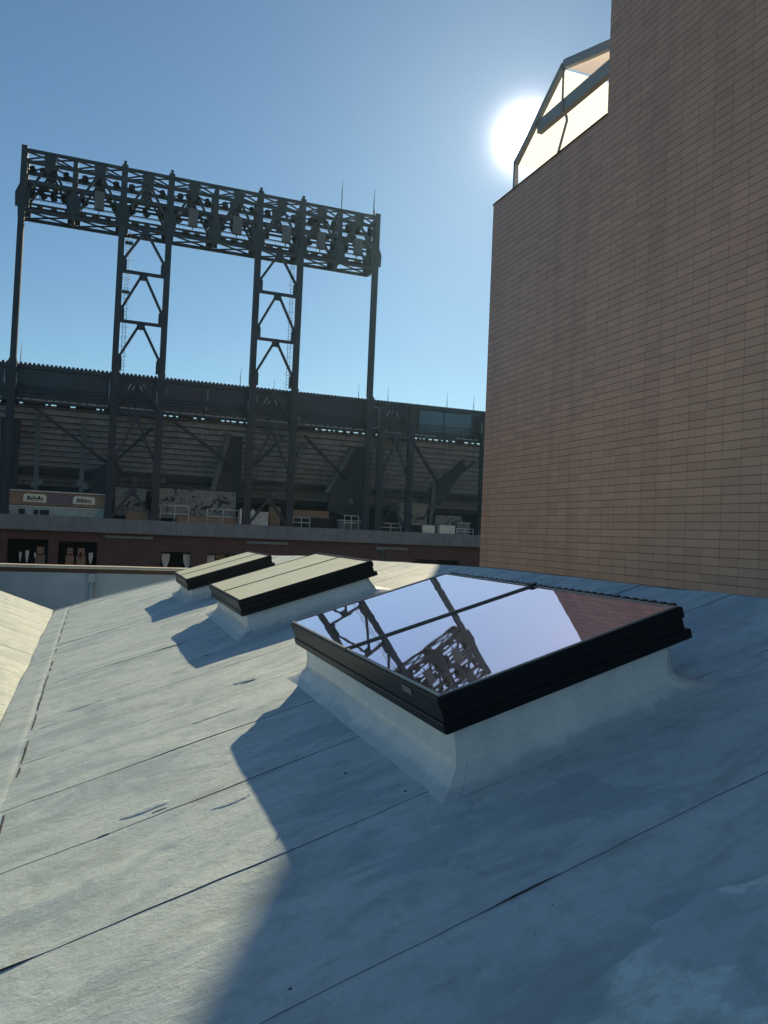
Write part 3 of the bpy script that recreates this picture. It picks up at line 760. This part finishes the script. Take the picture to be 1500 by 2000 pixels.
counter(18.5, 23.0, 2.2, D+4.0, m_tan, 'wide tan stall behind the dark pale-topped counter', m_tan)
counter(23.3, 26.1, 1.35, D+1.4, m_post, 'low grey counter at the foot of the last tower pole')
counter(30.8, 32.4, 1.3, D+1.2, m_void, 'dark low cabinet under the scribbled mural banner')
counter(32.6, 34.0, 1.3, D+1.2, m_sign, 'cream low cabinet under the scribbled mural banner', m_post)
counter(34.6, 36.4, 1.4, D+1.2, m_sign, 'cream counter right of the last concourse post', m_post)
counter(36.7, 38.2, 1.7, D+1.2, m_conc, 'grey counter beside the edge of the brown tiled building', m_offw)
# plain white boards beside the right tower's leg
t = thing('white_board', 'narrow upright white board left of the right tower leg', 'board', 13.0, D-.2, .405)
m = MB(); m.box(-.10, .10, 0, .05, 0, 1.5); m.build('board_face', m_offw, t); m = MB(); m.box(-.14, .14, -.05, .1, 0, .06); m.build('board_foot', m_steel, t)
t = thing('white_board', 'narrow upright white board right of the right tower leg', 'board', 14.15, D-.2, .405)
m = MB(); m.box(-.12, .12, 0, .05, 0, 1.5); m.build('board_face', m_offw, t); m = MB(); m.box(-.14, .14, -.05, .1, 0, .06); m.build('board_foot', m_steel, t)
# guard rails between columns, and small clutter
rails = ((5.6, 8.2, 1.9, 'guard rail in front of the dark left end of the longest mural banner'), (9.9, 12.9, 1.75, 'guard rail over the long tan counter near the right tower leg'), (18.3, 20.0, 1.35, 'guard rail just right of the right steel tower legs'), (23.6, 25.1, 1.8, 'guard rail with crossed bars left of the last tower pole'), (27.5, 29.8, 1.2, 'guard rail between the legs of the short steel frame'), (36.2, 38.2, 1.0, 'guard rail beside the brown tiled building'))
for x0_, x1_, z_, lab in rails:
    t = thing('guard_rail', lab, 'railing', (x0_+x1_)/2, D+.4, .38, 'guard rails along the concourse edge'); hw = (x1_-x0_)/2
    m = MB()
    for xx in (-hw, 0, hw): m.tube([(xx, 0, 0), (xx, 0, z_-.4)], .04, 6)
    m.build('rail_post', m_offw, t)
    m = MB()
    for zz in (z_-.38, (z_-.4)*.5): m.tube([(-hw, 0, zz), (hw, 0, zz)], .045, 6)
    m.build('handrail', m_offw, t)
# lamp pods hanging under the deck
b = SMB()
for x, z_ in ((-4.9, 3.2), (-5.4, 2.9), (-1.6, 3.3), (-1.1, 3.0), (3.2, 3.9), (5.8, 4.0), (16.4, 3.3), (25.9, 4.1), (24.5, 3.1)):
    b = SMB(); b.hull8([(x-.3, D+1.2, z_), (x+.3, D+1.2, z_), (x+.3, D+1.6, z_), (x-.3, D+1.6, z_), (x-.15, D+1.3, z_+.5), (x+.15, D+1.3, z_+.5), (x+.15, D+1.5, z_+.5), (x-.15, D+1.5, z_+.5)])
    b.build('hanging_lamp', m_post)
# aerials on the stadium roof
for x, z_ in ((-7.0, 15.7), (12.55, 15.7), (15.9, 15.0), (24.75, 15.4), (28.0, 15.4), (34.8, 15.5), (38.0, 15.6), (4.6, 14.6)):
    b = SMB(); b.tube([(x, D+1.1, 13.7), (x, D+1.1, z_-.8)], .035, 6); b.tube([(x, D+1.1, z_-.8), (x+.03, D+1.1, z_)], .018, 5); b.build('aerial', m_steel)

# ------------------------------------------------------------------ floodlight tower on the stadium
ft = empty('floodlight_tower', (9.0, D, 13.99)); tag(ft, 'tall dark steel floodlight gantry rising above the stadium roof', 'floodlight tower')
class FMB(MB):
    def build(s, name, mat, parent=ft, bevel=0):
        s.v = [(x-9.0, y-D, z-13.99) for x, y, z in s.v]; return MB.build(s, name, mat, parent, bevel)
XC = (-7.5, .9, 5.08, 13.5, 17.74, 25.6); ZT = 32.72
for i, x in enumerate(XC):
    b = FMB(); w_ = .25 if i in (0, 5) else .27
    b.box(x-w_, x+w_, D-.28, D-.10, 14.0, ZT+.18); b.box(x-.06, x+.06, D-.1, D+.2, 14.0, ZT); b.box(x-w_, x+w_, D+.2, D+.38, 14.0, ZT)
    if i not in (0, 5): b.box(x-.12, x+.12, D-.2, D+.1, ZT+.18, ZT+.55)
    b.build('tower_leg', m_steel)
XP = (-7.5, -3.3, .9, 5.08, 9.29, 13.5, 17.74, 21.67, 25.6)
def truss(y):
    b = FMB()
    b.box(XP[0]-.25, XP[-1]+.25, y-.14, y+.14, ZT-.24, ZT); b.box(XP[0], XP[-1], y-.12, y+.12, 31.5, 31.72)
    b.box(XP[0], XP[-1], y-.14, y+.14, 27.15, 27.4); b.box(XP[0], XP[-1], y-.1, y+.1, 29.7, 29.88)
    for i, x in enumerate(XP):
        b.box(x-.2, x+.2, y-.131, y+.131, 27.4, ZT-.2)
        b.plate([(x-.55, 27.5), (x+.55, 27.5), (x+.6, 28.7), (x+.25, 29.6), (x-.25, 29.6), (x-.6, 28.7)], y-.06, y+.06)
    for a_, c_ in zip(XP, XP[1:]):
        m_ = (a_+c_)/2
        b.plate([(m_-.5, ZT-.2), (m_+.5, ZT-.2), (m_+.45, 31.35), (m_+.2, 30.9), (m_-.2, 30.9), (m_-.45, 31.35)], y-.07, y+.07)
        b.bar((m_-.3, y, 31.3), (a_+.3, y, 28.6), .2, .16); b.bar((m_+.3, y, 31.3), (c_-.3, y, 28.6), .2, .16)
        b.bar((m_-.4, y+.02, 32.3), (a_+.15, y+.02, 31.75), .13, .1); b.bar((m_+.4, y-.02, 32.35), (c_-.15, y-.02, 31.7), .13, .1)
    return b
truss(D).build('truss_frame', m_steel); truss(D+2.4).build('truss_frame', m_steel)
for i, x in enumerate(XP):
    b = FMB()
    for z in (27.25, 29.75, 31.6, 32.6): b.box(x-.1, x+.1, D+.14, D+2.26, z-.1, z+.1)
    b.box(x-.07, x+.07, D+1.15, D+1.25, 27.3, 32.55)
    b.build('cross_frame', m_steel)
for a_, c_ in zip(XP, XP[1:]):
    for z, w_ in ((27.3, .14), (32.55, .12)):
        b = FMB(); b.bar((a_, D+.1, z), (c_, D+2.3, z), w_, .12, (0, 0, 1)); b.bar((a_, D+2.3, z-.03), (c_, D+.1, z-.03), w_, .12, (0, 0, 1)); b.build('wind_bracing', m_steel)
for zc in (30.15, 28.08):
    b = FMB()
    # grating as bars with gaps
    x = XP[0]
    while x < XP[-1]:
        b.box(x, x+random.choice((.5, .7, .9)), D+.35, D+2.05, zc-.12, zc-.05); x += 1.15
    for y in (D+.3, D+1.2, D+2.1): b.box(XP[0], XP[-1], y, y+.08, zc-.18, zc)
    cw = b.build('catwalk', m_steel)
    b = FMB()
    for z in (zc+.35, zc+.7, zc+1.02): b.tube([(XP[0], D+2.2, z), (XP[-1], D+2.2, z)], .02, 5)
    x = XP[0]
    while x < XP[-1]: b.tube([(x, D+2.2, zc), (x, D+2.2, zc+1.02)], .02, 5); x += 1.05
    o = b.build('safety_rail', m_steel, cw)
    b = FMB(); b.box(XP[0], XP[-1], D+.10, D+.2, zc+.32, zc+.40); b.build('lamp_rail', m_steel)
# floodlights: one is built, then copied
def lamp_meshes():
    h = MB(); ax = Vector((.42, .35, -.84)).normalized()
    h.tube([Vector((0, 0, .42))-ax*.36, Vector((0, 0, .42))-ax*.12, Vector((0, 0, .42))+ax*.36], .20, 12, True, .27)
    y_ = MB(); y_.box(-.05, .05, -.05, .05, 0, .30); y_.box(-.30, .30, -.03, .03, .12, .18); y_.box(-.30, -.26, -.03, .03, .15, .50); y_.box(.26, .30, -.03, .03, .15, .50)
    y_.box(-.16, .16, -.30, -.06, .40, .66)
    return h, y_
hl, yl = lamp_meshes()
lamp0 = hl.build('floodlight', m_lamp, ft); yoke0 = yl.build('yoke', m_lamp, lamp0)
lampspots = []
for i, (a_, c_) in enumerate(zip(XP, XP[1:])):
    up = (4, 3, 2, 4, 3, 2, 4, 3)[i]; lo = (4, 3, 3, 3, 4, 3, 3, 3)[i]
    for zc, n in ((30.55, up), (28.48, lo)):
        for k in range(n):
            x = a_+.75+(c_-a_-1.5)*k/max(1, n-1)+random.uniform(-.12, .12)
            if zc < 29 and i > 0 and k == n//2 and i not in (2,): continue
            lampspots.append((x, D+.15, zc, random.uniform(-.6, .6)))
for i, (x, y, z, rz) in enumerate(lampspots):
    o = lamp0 if i == 0 else lamp0.copy()
    if i:
        col.objects.link(o); o.parent = ft; yy = yoke0.copy(); col.objects.link(yy); yy.parent = o
    o.location = (x-9.0, y-D, z-13.99); o.rotation_euler = (0, 0, rz); o.scale = (.98,)*3
for x in (-1.15, 7.15, 11.3, 16.1, 19.63, 23.5):
    b = FMB(); b.box(x-.42, x+.42, D-.62, D-.2, 28.2, 29.85); b.box(x-.05, x+.05, D-.2, D, 28.0, 30.0); o = b.build('equipment_cabinet', m_cabinet, ft, .02)
for XL, XR in ((.9, 5.08), (13.5, 17.74)):
    m_ = (XL+XR)/2
    for zh, zn in ((27.2, 23.15), (23.15, 18.55), (18.55, 14.1)):
        b = FMB()
        if zh < 27: b.box(XL+.2, XR-.2, D-.15, D+.15, zh-.13, zh+.13)
        b.plate([(m_-.36, zh+.1), (m_+.36, zh+.1), (m_+.36, zh-.5), (m_+.2, zh-.62), (m_-.2, zh-.62), (m_-.36, zh-.5)], D-.1, D+.1)
        b.bar((m_-.25, D, zh-.4), (XL+.35, D, zn+1.2), .23, .2); b.bar((m_+.25, D, zh-.4), (XR-.35, D, zn+1.2), .23, .2)
        for xx, sg in ((XL, 1), (XR, -1)):
            b.plate([(xx+sg*.2, zn-.1), (xx+sg*.58, zn-.1), (xx+sg*.58, zn+1.0), (xx+sg*.45, zn+1.35), (xx+sg*.2, zn+1.45)][::sg], D-.12, D+.12)
        b.build('cross_brace', m_steel)
for xl in (1.55, 17.1):
    b = FMB()
    for dx in (-.14, .14): b.tube([(xl+dx, D+.5, 14), (xl+dx, D+.5, 27.1)], .022, 5)
    z = 14.1
    while z < 27: b.tube([(xl-.14, D+.5, z), (xl+.14, D+.5, z)], .016, 4); z += .32
    z = 14.6
    while z < 27:
        ptsr = [(xl+.36*math.cos(t_), D+.5+.1+.45*math.sin(t_), z) for t_ in [PI*k/6 for k in range(7)]]; b.tube(ptsr, .014, 4, False); z += .9
    b.build('caged_ladder', m_steel)
b = FMB(); b.box(1.25, 1.95, D+.3, D+.9, 25.95, 26.08); b.box(1.2, 1.85, D+.3, D+.9, 21.35, 21.5); b.build('ladder_landing', m_steel)
for x, z_ in ((21.7, 35.8), (25.15, 35.4)):
    b = FMB(); b.tube([(x, D, ZT-.1), (x, D, z_-.9)], .045, 6); b.tube([(x, D, z_-.9), (x+.03, D, z_)], .022, 5); b.build('aerial', m_steel)
b = FMB(); b.tube([(25.2, D, 32.7), (25.2, D, 33.3)], .13, 8); b.build('beacon', m_gal)

# ------------------------------------------------------------------ thin sunlit air
hz = MB(); hz.box(-305, 305, -305, 305, -13.5, 37.0)
mh = bpy.data.materials.new('air'); mh.use_nodes = True; nn = mh.node_tree.nodes; nn.remove(nn['Principled BSDF'])
pv = nn.new('ShaderNodeVolumePrincipled'); pv.inputs['Color'].default_value = (.42, .70, 1, 1); pv.inputs['Density'].default_value = .00014; pv.inputs['Anisotropy'].default_value = .72
mh.node_tree.links.new(pv.outputs[0], nn['Material Output'].inputs['Volume'])
tag(hz.build('haze', mh), kind='stuff')
